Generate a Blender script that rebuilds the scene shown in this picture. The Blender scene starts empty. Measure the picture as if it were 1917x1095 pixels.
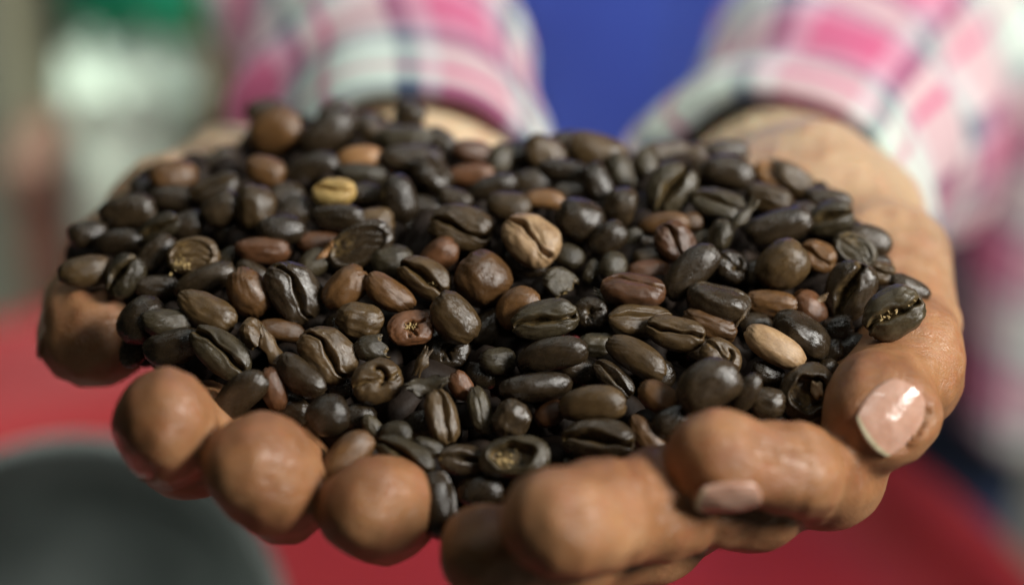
import bpy, math, random
import numpy as np
import openvdb
from mathutils import Vector, Matrix, Quaternion
rng = np.random.default_rng(7)
random.seed(7)
SC = bpy.context.scene
COL = SC.collection
MM = 0.001

# ------------------------------------------------------------------ camera
PITCH = math.radians(32)
DIST = 420.0
LENS = 86.25
F = 1917 * LENS / 36.0
fw = np.array([0, math.cos(PITCH), -math.sin(PITCH)])
rt = np.array([1.0, 0, 0])
up = np.array([0, math.sin(PITCH), math.cos(PITCH)])
CAM = -fw * DIST
cd = bpy.data.cameras.new('camera')
cam = bpy.data.objects.new('camera', cd)
COL.objects.link(cam)
cam.location = Vector(CAM * MM)
cam.rotation_euler = (math.pi / 2 - PITCH, 0, 0)
cd.lens = LENS
cd.sensor_width = 36
cd.clip_start = 0.02
cd.clip_end = 50
cd.dof.use_dof = True
cd.dof.focus_distance = 0.416
cd.dof.aperture_fstop = 4.6
SC.camera = cam

# ------------------------------------------------------------------ light
SC.view_settings.view_transform = 'Standard'
SC.view_settings.look = 'None'
SC.view_settings.exposure = 0.0
SC.view_settings.gamma = 1.0
W = bpy.data.worlds.new('World')
SC.world = W
W.use_nodes = True
bgn = W.node_tree.nodes['Background']
bgn.inputs[0].default_value = (0.62, 0.72, 0.66, 1)
bgn.inputs[1].default_value = 0.018


def area(name, loc, target, size, sizey, power, col):
    l = bpy.data.lights.new(name, 'AREA')
    l.shape = 'RECTANGLE'
    l.size = size
    l.size_y = sizey
    l.energy = power
    l.color = col
    o = bpy.data.objects.new(name, l)
    COL.objects.link(o)
    o.location = loc
    d = Vector(target) - Vector(loc)
    o.rotation_euler = d.to_track_quat('-Z', 'Y').to_euler()
    return o


area('window_light', (0.68, -0.24, 0.47), (0.02, 0.06, -0.02), 0.30, 0.26, 13.0, (1.0, 0.975, 0.92))
torso_fill_ = area('torso_fill', (0.05, -0.12, 0.80), (0.07, 0.43, -0.06), 0.22, 0.18, 0.8, (0.97, 1.0, 0.96))  # added fill, no such lamp known; brightens the blue shirt
torso_fill_.data.spread = math.radians(50)
area('back_top_fill', (-0.25, 0.75, 1.15), (0, 0.1, 0), 0.8, 0.6, 2.5, (0.96, 1.0, 0.95))  # soft fill from above and behind, for sleeves and tops


backdrop_fill_ = area('backdrop_fill', (-0.55, 0.30, 0.42), (-0.26, 0.50, -0.38), 0.3, 0.3, 2.6, (0.95, 1.0, 0.93))  # added fill without a known source, lifts the background and tub
backdrop_fill_.data.spread = math.radians(75)

# ------------------------------------------------------------------ helpers
def P(px, py, zc):
    """world point (mm) of a photograph pixel at a distance zc along the view"""
    return CAM + zc * (fw + rt * (px - 958.5) / F - up * (py - 547.5) / F)


def cam2w(q):
    q = np.asarray(q, float)
    return CAM + q[..., 0:1] * rt + q[..., 1:2] * up + q[..., 2:3] * fw


def Pc(px, py, zc):
    return np.array([(px - 958.5) / F * zc, -(py - 547.5) / F * zc, zc])


def mesh_from(name, v, f, smooth=True):
    me = bpy.data.meshes.new(name)
    v = np.asarray(v, dtype=np.float32)
    if isinstance(f, np.ndarray) and f.ndim == 2:
        n = f.shape[1]
        me.vertices.add(len(v))
        me.vertices.foreach_set('co', v.ravel())
        me.loops.add(f.size)
        me.loops.foreach_set('vertex_index', f.astype(np.int32).ravel())
        me.polygons.add(len(f))
        me.polygons.foreach_set('loop_start', np.arange(0, f.size, n, dtype=np.int32))
        me.update(calc_edges=True)
    else:
        me.from_pydata([tuple(map(float, p)) for p in v], [], [list(map(int, q)) for q in f])
    if smooth:
        me.polygons.foreach_set('use_smooth', np.ones(len(me.polygons), dtype=bool))
    me.update()
    return me


def ob(name, me, mat=None, parent=None):
    o = bpy.data.objects.new(name, me)
    COL.objects.link(o)
    if mat is not None and len(me.materials) == 0:
        me.materials.append(mat)
    if parent is not None:
        o.parent = parent
    return o


def tag(o, label=None, cat=None, group=None, kind=None):
    if label: o['label'] = label
    if cat: o['category'] = cat
    if group: o['group'] = group
    if kind: o['kind'] = kind
    return o


def empty(name, loc=(0, 0, 0)):
    o = bpy.data.objects.new(name, None)
    COL.objects.link(o)
    o.location = loc
    o.empty_display_size = 0.01
    return o


def grid_faces(nu, nv, wrap=False):
    """rings nv (first index) of nu points"""
    f = []
    for j in range(nv - 1):
        for i in range(nu if wrap else nu - 1):
            i2 = (i + 1) % nu
            f.append((j * nu + i, j * nu + i2, (j + 1) * nu + i2, (j + 1) * nu + i))
    return np.array(f)


# ------------------------------------------------------------------ materials
def newmat(name):
    m = bpy.data.materials.new(name)
    m.use_nodes = True
    nt = m.node_tree
    b = nt.nodes['Principled BSDF']
    return m, nt, b


def noise(nt, vec, scale, detail=4, rough=0.55, dist=0.0):
    n = nt.nodes.new('ShaderNodeTexNoise')
    n.inputs['Scale'].default_value = scale
    n.inputs['Detail'].default_value = detail
    n.inputs['Roughness'].default_value = rough
    n.inputs['Distortion'].default_value = dist
    if vec is not None:
        nt.links.new(vec, n.inputs['Vector'])
    return n.outputs['Fac']


def ramp(nt, fac, stops, interp='LINEAR'):
    r = nt.nodes.new('ShaderNodeValToRGB')
    r.color_ramp.interpolation = interp
    e = r.color_ramp.elements
    while len(e) < len(stops):
        e.new(0.5)
    for k, (p, c) in enumerate(stops):
        e[k].position = p
        e[k].color = (*c, 1) if len(c) == 3 else c
    nt.links.new(fac, r.inputs[0])
    return r.outputs[0]


def mixc(nt, a, b, fac, mode='MIX'):
    m = nt.nodes.new('ShaderNodeMix')
    m.data_type = 'RGBA'
    m.blend_type = mode
    for sock, val in ((m.inputs[6], a), (m.inputs[7], b), (m.inputs[0], fac)):
        if isinstance(val, bpy.types.NodeSocket):
            nt.links.new(val, sock)
        elif isinstance(val, (int, float)):
            sock.default_value = val
        else:
            sock.default_value = (*val, 1)
    return m.outputs[2]


def math_n(nt, op, a, b=0.0):
    m = nt.nodes.new('ShaderNodeMath')
    m.operation = op
    for k, v in ((0, a), (1, b)):
        if isinstance(v, bpy.types.NodeSocket):
            nt.links.new(v, m.inputs[k])
        else:
            m.inputs[k].default_value = v
    return m.outputs[0]


def bump(nt, b, h, strength, distance):
    n = nt.nodes.new('ShaderNodeBump')
    n.inputs['Strength'].default_value = strength
    n.inputs['Distance'].default_value = distance
    nt.links.new(h, n.inputs['Height'])
    nt.links.new(n.outputs[0], b.inputs['Normal'])
    return n


def texco(nt, which='Object'):
    return nt.nodes.new('ShaderNodeTexCoord').outputs[which]


def bean_mat(name, c_dark, c_light, rough, groove_col, groove_amt, wr=0.5):
    m, nt, b = newmat(name)
    oi = nt.nodes.new('ShaderNodeObjectInfo')
    tc = texco(nt)
    va = nt.nodes.new('ShaderNodeVectorMath')
    va.operation = 'ADD'
    nt.links.new(tc, va.inputs[0])
    sc = nt.nodes.new('ShaderNodeVectorMath')
    sc.operation = 'SCALE'
    sc.inputs['Scale'].default_value = 3.1
    cx = nt.nodes.new('ShaderNodeCombineXYZ')
    nt.links.new(oi.outputs['Random'], cx.inputs[0])
    nt.links.new(math_n(nt, 'MULTIPLY', oi.outputs['Random'], 7.3), cx.inputs[1])
    nt.links.new(cx.outputs[0], sc.inputs[0])
    nt.links.new(sc.outputs[0], va.inputs[1])
    v = va.outputs[0]
    # colour mottling (bean meshes are about 2 units long)
    n1 = noise(nt, v, 2.2, 5, 0.6)
    col = ramp(nt, n1, [(0.32, c_dark), (0.7, c_light)])
    n2 = noise(nt, v, 14, 4, 0.7)
    col = mixc(nt, col, tuple(x * 0.45 for x in c_dark), math_n(nt, 'MULTIPLY', ramp_f(nt, n2, 0.52, 0.7), 0.55))
    # each bean a little lighter or darker
    hv = nt.nodes.new('ShaderNodeHueSaturation')
    nt.links.new(col, hv.inputs['Color'])
    nt.links.new(math_n(nt, 'MULTIPLY_ADD', oi.outputs['Random'], 0.7), hv.inputs['Value'])
    hv.inputs['Value'].links[0].from_node.inputs[2].default_value = 0.65
    col = hv.outputs[0]
    at = nt.nodes.new('ShaderNodeAttribute')
    at.attribute_name = 'groove'
    n3 = noise(nt, v, 5, 3, 0.6)
    gf = math_n(nt, 'MULTIPLY', at.outputs['Fac'], math_n(nt, 'MULTIPLY', ramp_f(nt, n3, 0.42, 0.62), groove_amt))
    col = mixc(nt, col, groove_col, gf)
    nt.links.new(col, b.inputs['Base Color'])
    rn = noise(nt, v, 6, 4, 0.6)
    nt.links.new(math_n(nt, 'ADD', math_n(nt, 'MULTIPLY', rn, 0.28), rough - 0.215), b.inputs['Roughness'])
    b.inputs['Specular IOR Level'].default_value = 0.65
    # fine wrinkles: stretched noise plus crazing
    mp = nt.nodes.new('ShaderNodeMapping')
    mp.inputs['Scale'].default_value = (1.0, 2.0, 1.6)
    nt.links.new(v, mp.inputs[0])
    w1 = noise(nt, mp.outputs[0], 5.5, 6, 0.62, 1.4)
    w2 = noise(nt, mp.outputs[0], 26, 3, 0.6, 0.3)
    rd = math_n(nt, 'ABSOLUTE', math_n(nt, 'SUBTRACT', w1, 0.5))
    rd = math_n(nt, 'POWER', math_n(nt, 'MINIMUM', math_n(nt, 'MULTIPLY', rd, 9.0), 1.0), 0.6)
    h = math_n(nt, 'ADD', math_n(nt, 'MULTIPLY', rd, 0.5), math_n(nt, 'MULTIPLY', w2, 0.55))
    bump(nt, b, h, wr * 0.5, 0.00014)
    return m


def ramp_f(nt, fac, lo, hi):
    r = nt.nodes.new('ShaderNodeMapRange')
    r.inputs['From Min'].default_value = lo
    r.inputs['From Max'].default_value = hi
    r.clamp = True
    nt.links.new(fac, r.inputs['Value'])
    return r.outputs[0]


GOLD = (0.30, 0.19, 0.07)
BM = {
    'D': bean_mat('bean_dark', (0.020, 0.0125, 0.0060), (0.044, 0.028, 0.0135), 0.36, GOLD, 0.45, 0.55),
    'G': bean_mat('bean_grey', (0.032, 0.0235, 0.0115), (0.064, 0.048, 0.024), 0.37, GOLD, 0.6, 0.8),
    'M': bean_mat('bean_medium', (0.050, 0.029, 0.011), (0.100, 0.060, 0.024), 0.38, GOLD, 0.5, 0.7),
    'B': bean_mat('bean_brown', (0.080, 0.037, 0.012), (0.145, 0.070, 0.024), 0.38, GOLD, 0.6, 0.7),
    'R': bean_mat('bean_reddish', (0.080, 0.032, 0.012), (0.145, 0.060, 0.024), 0.40, GOLD, 0.6, 0.7),
    'A': bean_mat('bean_orange', (0.20, 0.095, 0.035), (0.34, 0.17, 0.06), 0.42, GOLD, 0.4, 0.6),
    'T': bean_mat('bean_tan', (0.23, 0.135, 0.065), (0.40, 0.26, 0.135), 0.42, (0.05, 0.025, 0.012), 0.5, 0.8),
    'Y': bean_mat('bean_golden', (0.5, 0.3, 0.08), (0.72, 0.5, 0.19), 0.45, (0.3, 0.16, 0.05), 0.3, 0.9),
}


def simple_mat(name, c1, c2, scale, rough, bs=0.0, bd=0.001, bscale=None, **kw):
    m, nt, b = newmat(name)
    tc = texco(nt)
    n = noise(nt, tc, scale, 5, 0.6)
    nt.links.new(ramp(nt, n, [(0.3, c1), (0.7, c2)]), b.inputs['Base Color'])
    b.inputs['Roughness'].default_value = rough
    if bs:
        bump(nt, b, noise(nt, tc, bscale or scale * 4, 4, 0.6), bs, bd)
    for k, v in kw.items():
        b.inputs[k.replace('_', ' ')].default_value = v
    return m


def skin_mat():
    m, nt, b = newmat('skin')
    tc = texco(nt)
    n1 = noise(nt, tc, 55, 5, 0.6)
    n2 = noise(nt, tc, 210, 5, 0.65)
    n3 = noise(nt, tc, 900, 3, 0.6)
    col = ramp(nt, n1, [(0.3, (0.19, 0.076, 0.030)), (0.48, (0.31, 0.142, 0.060)), (0.72, (0.44, 0.23, 0.11))])
    at = nt.nodes.new('ShaderNodeAttribute')
    at.attribute_name = 'tip'
    col = mixc(nt, (0.60, 0.465, 0.30), col, at.outputs['Fac'])  # wrist end paler: brighter light there is painted into the skin
    col = mixc(nt, col, (0.33, 0.11, 0.05), math_n(nt, 'MULTIPLY', ramp_f(nt, n2, 0.48, 0.72), 0.5))
    nt.links.new(col, b.inputs['Base Color'])
    b.inputs['Subsurface Weight'].default_value = 0.25
    b.inputs['Subsurface Radius'].default_value = (1.0, 0.35, 0.18)
    b.inputs['Subsurface Scale'].default_value = 0.0022
    nt.links.new(math_n(nt, 'ADD', math_n(nt, 'MULTIPLY', n2, 0.34), 0.19), b.inputs['Roughness'])
    # creases: cell borders and fine pores
    vo = nt.nodes.new('ShaderNodeTexVoronoi')
    vo.feature = 'DISTANCE_TO_EDGE'
    vo.inputs['Scale'].default_value = 1500
    nt.links.new(tc, vo.inputs['Vector'])
    cell = math_n(nt, 'MINIMUM', math_n(nt, 'MULTIPLY', vo.outputs['Distance'], 4.0), 1.0)
    h = math_n(nt, 'ADD', math_n(nt, 'MULTIPLY', cell, 0.35), math_n(nt, 'MULTIPLY', n3, 0.5))
    h = math_n(nt, 'ADD', h, math_n(nt, 'MULTIPLY', n2, 0.9))
    mp = nt.nodes.new('ShaderNodeMapping')
    mp.inputs['Scale'].default_value = (0.6, 2.2, 1.6)
    mp.inputs['Rotation'].default_value = (0.4, 0.3, 0.7)
    nt.links.new(tc, mp.inputs[0])
    ln = noise(nt, mp.outputs[0], 260, 5, 0.7, 0.8)
    ln = math_n(nt, 'MINIMUM', math_n(nt, 'MULTIPLY', math_n(nt, 'ABSOLUTE', math_n(nt, 'SUBTRACT', ln, 0.5)), 14.0), 1.0)
    h = math_n(nt, 'ADD', h, math_n(nt, 'MULTIPLY', ln, 0.6))
    bump(nt, b, h, 0.5, 0.00028)
    return m


SKIN = skin_mat()


def plaid_mat(name='plaid_cloth', per=0.056):
    m, nt, b = newmat(name)
    uv = texco(nt, 'UV')
    nz = nt.nodes.new('ShaderNodeTexNoise')
    nz.inputs['Scale'].default_value = 1.0
    sx = nt.nodes.new('ShaderNodeSeparateXYZ')
    nt.links.new(uv, sx.inputs[0])
    white, pink, navy, pale = (0.48, 0.56, 0.50), (0.44, 0.07, 0.165), (0.03, 0.05, 0.10), (0.46, 0.29, 0.36)
    st = [(0.0, white), (0.195, white), (0.205, navy), (0.29, navy), (0.30, pale), (0.37, pale),
          (0.385, pink), (0.66, pink), (0.675, pale), (0.74, pale), (0.75, navy), (0.81, navy), (0.82, white),
          (0.90, white), (0.915, pink), (0.945, pink), (0.96, white)]
    cs = []
    for k in (0, 1):
        t = math_n(nt, 'FRACT', math_n(nt, 'DIVIDE', sx.outputs[k], per))
        cs.append(ramp(nt, t, st))
    col = mixc(nt, cs[0], cs[1], 0.5)
    n = noise(nt, uv, 300, 3, 0.6)
    nt.links.new(col, b.inputs['Base Color'])
    b.inputs['Roughness'].default_value = 0.85
    b.inputs['Sheen Weight'].default_value = 0.2
    bump(nt, b, n, 0.3, 0.0004)
    return m


PLAID = plaid_mat()
NAIL, nt_, b_ = newmat('nail')
tc_ = texco(nt_)
nt_.links.new(ramp(nt_, noise(nt_, tc_, 260, 4, 0.6), [(0.3, (0.40, 0.215, 0.145)), (0.7, (0.54, 0.33, 0.25))]), b_.inputs['Base Color'])
b_.inputs['Roughness'].default_value = 0.24
b_.inputs['Coat Weight'].default_value = 0.3
b_.inputs['Subsurface Weight'].default_value = 0.15
b_.inputs['Subsurface Scale'].default_value = 0.001
bump(nt_, b_, noise(nt_, tc_, 420, 3, 0.6), 0.5, 0.0004)
NAILEDGE = simple_mat('nail_edge', (0.30, 0.25, 0.15), (0.50, 0.44, 0.30), 500, 0.4)

# ------------------------------------------------------------------ heap surface
def heapZ(X, Y):
    t = np.maximum(0, (25 - Y) / 75.0)
    tb = np.maximum(0, (Y - 25) / 50.0)
    return 4 - 23 * t ** 1.6 - 4 * tb ** 2 - 6 * np.abs(X / 80.0) ** 3


def surf(px, py):
    zc = 330.0
    for _ in range(700):
        p = P(px, py, zc)
        if p[2] <= heapZ(p[0], p[1]):
            return zc
        zc += 0.5
        if zc > 500:
            break
    return 470.0


# ------------------------------------------------------------------ bean meshes
def cube_sphere(N):
    """unit sphere directions and quads, denser towards each face centre"""
    lin = np.linspace(-1, 1, N + 1)
    lin = np.tan(lin * math.pi / 4)
    vs, fs, idx = [], [], {}
    for ax in range(3):
        for sg in (-1, 1):
            g = np.zeros((N + 1, N + 1), int)
            for i in range(N + 1):
                for j in range(N + 1):
                    p = [0, 0, 0]
                    p[ax] = sg
                    p[(ax + 1) % 3] = lin[i]
                    p[(ax + 2) % 3] = lin[j]
                    k = (round(p[0], 6), round(p[1], 6), round(p[2], 6))
                    if k not in idx:
                        idx[k] = len(vs)
                        vs.append(p)
                    g[i, j] = idx[k]
            for i in range(N):
                for j in range(N):
                    q = (g[i, j], g[i + 1, j], g[i + 1, j + 1], g[i, j + 1])
                    fs.append(q if sg > 0 else q[::-1])
    v = np.array(vs, float)
    v /= np.linalg.norm(v, axis=1)[:, None]
    return v, np.array(fs)


CS_HI = cube_sphere(36)
CS_LO = cube_sphere(8)


def wobble(v, r, n, fmin, fmax):
    out = np.zeros(len(v))
    for _ in range(n):
        d = r.normal(size=3)
        d /= np.linalg.norm(d)
        fq = r.uniform(fmin, fmax)
        out += np.sin(v @ d * fq + r.uniform(0, 6.28)) / fq
    return out


def bean_shape(seed, cs, gw=0.07, gd=0.34, S=0.09, egg=0.08, bend=0.03, up_h=0.60, lo_h=0.30, kind='n', rough=1.0):
    """half axes: x 1, y .74; flat face towards -z. returns verts, quads, groove attribute"""
    r = np.random.default_rng(seed)
    n, f = cs
    nx, ny, nz = n.T
    rho = np.sqrt(np.clip(1 - nz ** 2, 0, 1))
    x = np.sign(nx) * np.abs(nx) ** 0.82
    by = 0.74
    if kind == 'barrel':
        x = np.sign(nx) * np.abs(nx) ** 0.72 * 0.92
        by = 0.86
    if kind == 'pea':
        by = 0.84
    y = np.sign(ny) * np.abs(ny) ** 0.92 * by * (1 + egg * nx)
    zu = up_h * np.clip(1 - rho ** 2.3, 0, 1) ** 0.5
    zl = -lo_h * np.clip(1 - rho ** 4.5, 0, 1) ** 0.5
    if kind in ('pea', 'barrel'):
        zl = -0.5 * np.clip(1 - rho ** 2.4, 0, 1) ** 0.5
    z = np.where(nz > 0, zu, zl)
    g = np.zeros(len(n))
    low = np.clip(-nz * 3.5, 0, 1)
    if kind in ('n', 'curl', 'pea', 'barrel'):
        y0 = S * np.sin(nx * 3.0 + r.uniform(-0.4, 0.4)) + r.uniform(-0.03, 0.03) + 0.02 * np.sin(nx * 11 + seed)
        wv = gw * (1 + 0.35 * np.sin(nx * 5 + seed * 1.7))
        q = np.abs(y - y0) / wv
        gg = np.exp(-q ** 2.2)
        ends = np.clip((1.02 - np.abs(nx)) / 0.18, 0, 1)
        z += gd * gg * low * ends
        # rolled lips beside the crease, rounded lobes
        z -= 0.05 * np.exp(-((q - 2.2) / 1.2) ** 2) * low
        z -= 0.11 * low * np.sin(np.clip(np.abs(y - y0) / by, 0, 1) * math.pi) * np.clip(1.15 - rho ** 2, 0, 1)
        # crease nicks the ends
        nick = np.exp(-((y - y0) / (wv * 1.3)) ** 2) * np.clip((np.abs(nx) - 0.8) / 0.2, 0, 1) * np.clip(0.35 - nz, 0, 1)
        x -= np.sign(nx) * nick * 0.13
        g = np.exp(-(q / 1.5) ** 2) * low
    if kind == 'curl':
        ang = np.arctan2(y + 0.12, x - 0.05)
        rr = np.hypot(x - 0.05, (y + 0.12) / 0.8)
        q = np.abs(rr - 0.36 - 0.10 * ang / 3.14) / 0.085
        gg = np.exp(-q ** 2) * np.clip((1.8 - np.abs(ang)) / 0.6, 0, 1)
        z += 0.30 * gg * low
        g = np.maximum(g, gg * low)
    if kind == 'star':
        ang = np.arctan2(y, x * 0.8)
        rr = np.hypot(x, y / by)
        ray = np.zeros(len(n))
        for k in range(6):
            a0 = r.uniform(-3.14, 3.14)
            ln = r.uniform(0.35, 0.8)
            dd = np.abs(np.angle(np.exp(1j * (ang - a0)))) * rr
            ray = np.maximum(ray, np.exp(-(dd / 0.055) ** 2) * np.clip((ln - rr) / 0.2, 0, 1))
        core = np.exp(-(rr / 0.2) ** 2)
        z += (0.22 * ray + 0.25 * core) * low
        g = np.clip(0.25 * ray + 0.8 * core, 0, 1) * low
    if kind == 'bowl':
        rr = np.hypot(x / 0.95, y / by / 0.95)
        rim = 0.70 + 0.05 * np.sin(np.arctan2(y, x) * 5 + seed)
        dep = np.clip((rim - rr) / 0.16, 0, 1)
        dep = dep * dep * (3 - 2 * dep)
        z += 0.46 * dep * low
        z -= 0.06 * np.exp(-((rr - rim - 0.06) / 0.08) ** 2) * low
        g = np.clip(dep * 1.2, 0, 1) * low
    if kind == 'flat':
        rr = np.hypot(x / 0.95, y / by / 0.95)
        dep = np.clip((0.86 - rr) / 0.10, 0, 1)
        z += 0.10 * dep * low
        z += low * dep * 0.022 * np.sin(y * 22 + 3 * np.sin(x * 6)) * np.clip(x + 0.4, 0, 1)
        z += low * 0.06 * np.exp(-((y - 0.1 * x - 0.08) / 0.06) ** 2)
        g = np.clip((0.5 - np.hypot(x + 0.45, y + 0.3)) / 0.3, 0, 1) * low
    if kind == 'broken':
        # one end snapped off along an uneven plane, jagged torn face
        d = np.array([1.0, 0.25, 0.2])
        d /= np.linalg.norm(d)
        s = np.stack([x, y, z], 1) @ d
        lim = 0.38 + 0.12 * np.sin(y * 9 + seed) + 0.08 * np.sin(z * 14)
        over = np.clip(s - lim, 0, None)
        x -= over * d[0] * 0.95
        y -= over * d[1] * 0.95
        z -= over * d[2] * 0.95
        g = np.clip(over * 6, 0, 1)
        tor = 0.05 * np.sin(y * 31) * np.sin(z * 27) * g
        x += tor
    v = np.stack([x, y + bend * x * x * 2, z], 1)
    amp = 0.035 * rough
    disp = wobble(n, r, 5, 2.0, 4.5) * amp + wobble(n, r, 10, 8, 17) * amp * 1.3
    if cs is CS_HI:
        # longitudinal puckers
        disp += 0.007 * rough * np.sin(ny * 24 + 4 * np.sin(nx * 4 + seed)) * np.clip(np.abs(nx) * 1.6 - 0.5, 0, 1)
        disp += wobble(n, r, 14, 22, 46) * 0.022 * rough
    v += n * disp[:, None]
    return v, f, g


def add_attr(me, name, vals):
    a = me.attributes.new(name, 'FLOAT', 'POINT')
    a.data.foreach_set('value', np.asarray(vals, dtype=np.float32))


VAR = {
    'n0': dict(seed=1), 'n1': dict(seed=2, gw=0.05, S=0.12, egg=0.14), 'n2': dict(seed=3, gw=0.07, gd=0.40, S=0.05, up_h=0.66),
    'n3': dict(seed=4, gw=0.06, S=-0.11, egg=-0.10, bend=0.06), 'n4': dict(seed=5, gw=0.075, gd=0.42, S=0.09, rough=1.3),
    'n5': dict(seed=6, gw=0.055, S=-0.06, bend=-0.05, up_h=0.55, rough=0.8), 'n6': dict(seed=8, gw=0.055, S=0.15, egg=0.12, rough=1.3),
    'n7': dict(seed=9, gw=0.05, S=0.03, egg=0.0, up_h=0.7, rough=0.7),
    'wide': dict(seed=12, gw=0.10, gd=0.44, S=0.08, rough=1.0), 'crk': dict(seed=13, gw=0.06, gd=0.4, S=0.17, rough=1.4),
    'curl': dict(seed=14, kind='curl', gw=0.05, gd=0.1), 'star': dict(seed=15, kind='star', rough=1.3),
    'bowl': dict(seed=16, kind='bowl', lo_h=0.38), 'flat': dict(seed=17, kind='flat', rough=1.2),
    'pea': dict(seed=18, kind='pea', up_h=0.72), 'barrel': dict(seed=19, kind='barrel', up_h=0.75, rough=1.1),
    'broken': dict(seed=20, kind='broken', rough=1.5),
}
_shape = {}
_mesh = {}


def bean_mesh(var, tone):
    k = (var, tone)
    if k not in _mesh:
        if var not in _shape:
            kw = dict(VAR[var])
            _shape[var] = bean_shape(kw.pop('seed'), CS_HI, **kw)
        v, f, g = _shape[var]
        me = mesh_from('bean_' + var + '_' + tone, v, f)
        add_attr(me, 'groove', g)
        me.materials.append(BM[tone])
        _mesh[k] = me
    return _mesh[k]


def shell_mesh(seed, tone):
    """curved jagged flake of a broken bean, with thickness"""
    r = np.random.default_rng(seed)
    nu, nv = 26, 18
    top, bot = [], []
    for j in range(nv):
        for i in range(nu):
            a = (i / (nu - 1) - 0.5) * 2
            b = (j / (nv - 1) - 0.5) * 2
            jag = 1 + 0.22 * math.sin(b * 7 + seed) * abs(a) + 0.1 * math.sin(b * 17) * abs(a)
            x = a * jag
            y = b * 0.62 * (1 - 0.45 * a * a) + 0.10 * math.sin(a * 6 + seed) * b
            z = 0.34 * (1 - y * y * 3.0) + 0.12 * math.sin(a * 3 + seed) + 0.012 * math.sin(a * 9 + b * 6)
            top.append((x, y, z))
            bot.append((x * 0.97, y * 0.95, z - 0.13 - 0.03 * math.sin(a * 9)))
    v = np.array(top + bot)
    f = [tuple(q) for q in grid_faces(nu, nv)]
    n = nu * nv
    fb = [tuple(n + k for k in q[::-1]) for q in f]
    side = []
    ring = [i for i in range(nu)] + [j * nu + nu - 1 for j in range(1, nv)] + [(nv - 1) * nu + i for i in range(nu - 2, -1, -1)] + [j * nu for j in range(nv - 2, 0, -1)]
    for k in range(len(ring)):
        a, b = ring[k], ring[(k + 1) % len(ring)]
        side.append((b, a, a + n, b + n))
    me = mesh_from('shell_' + tone, v, np.array(f + fb + side))
    add_attr(me, 'groove', np.concatenate([np.zeros(n), np.full(n, 0.8)]))
    me.materials.append(BM[tone])
    return me


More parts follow.
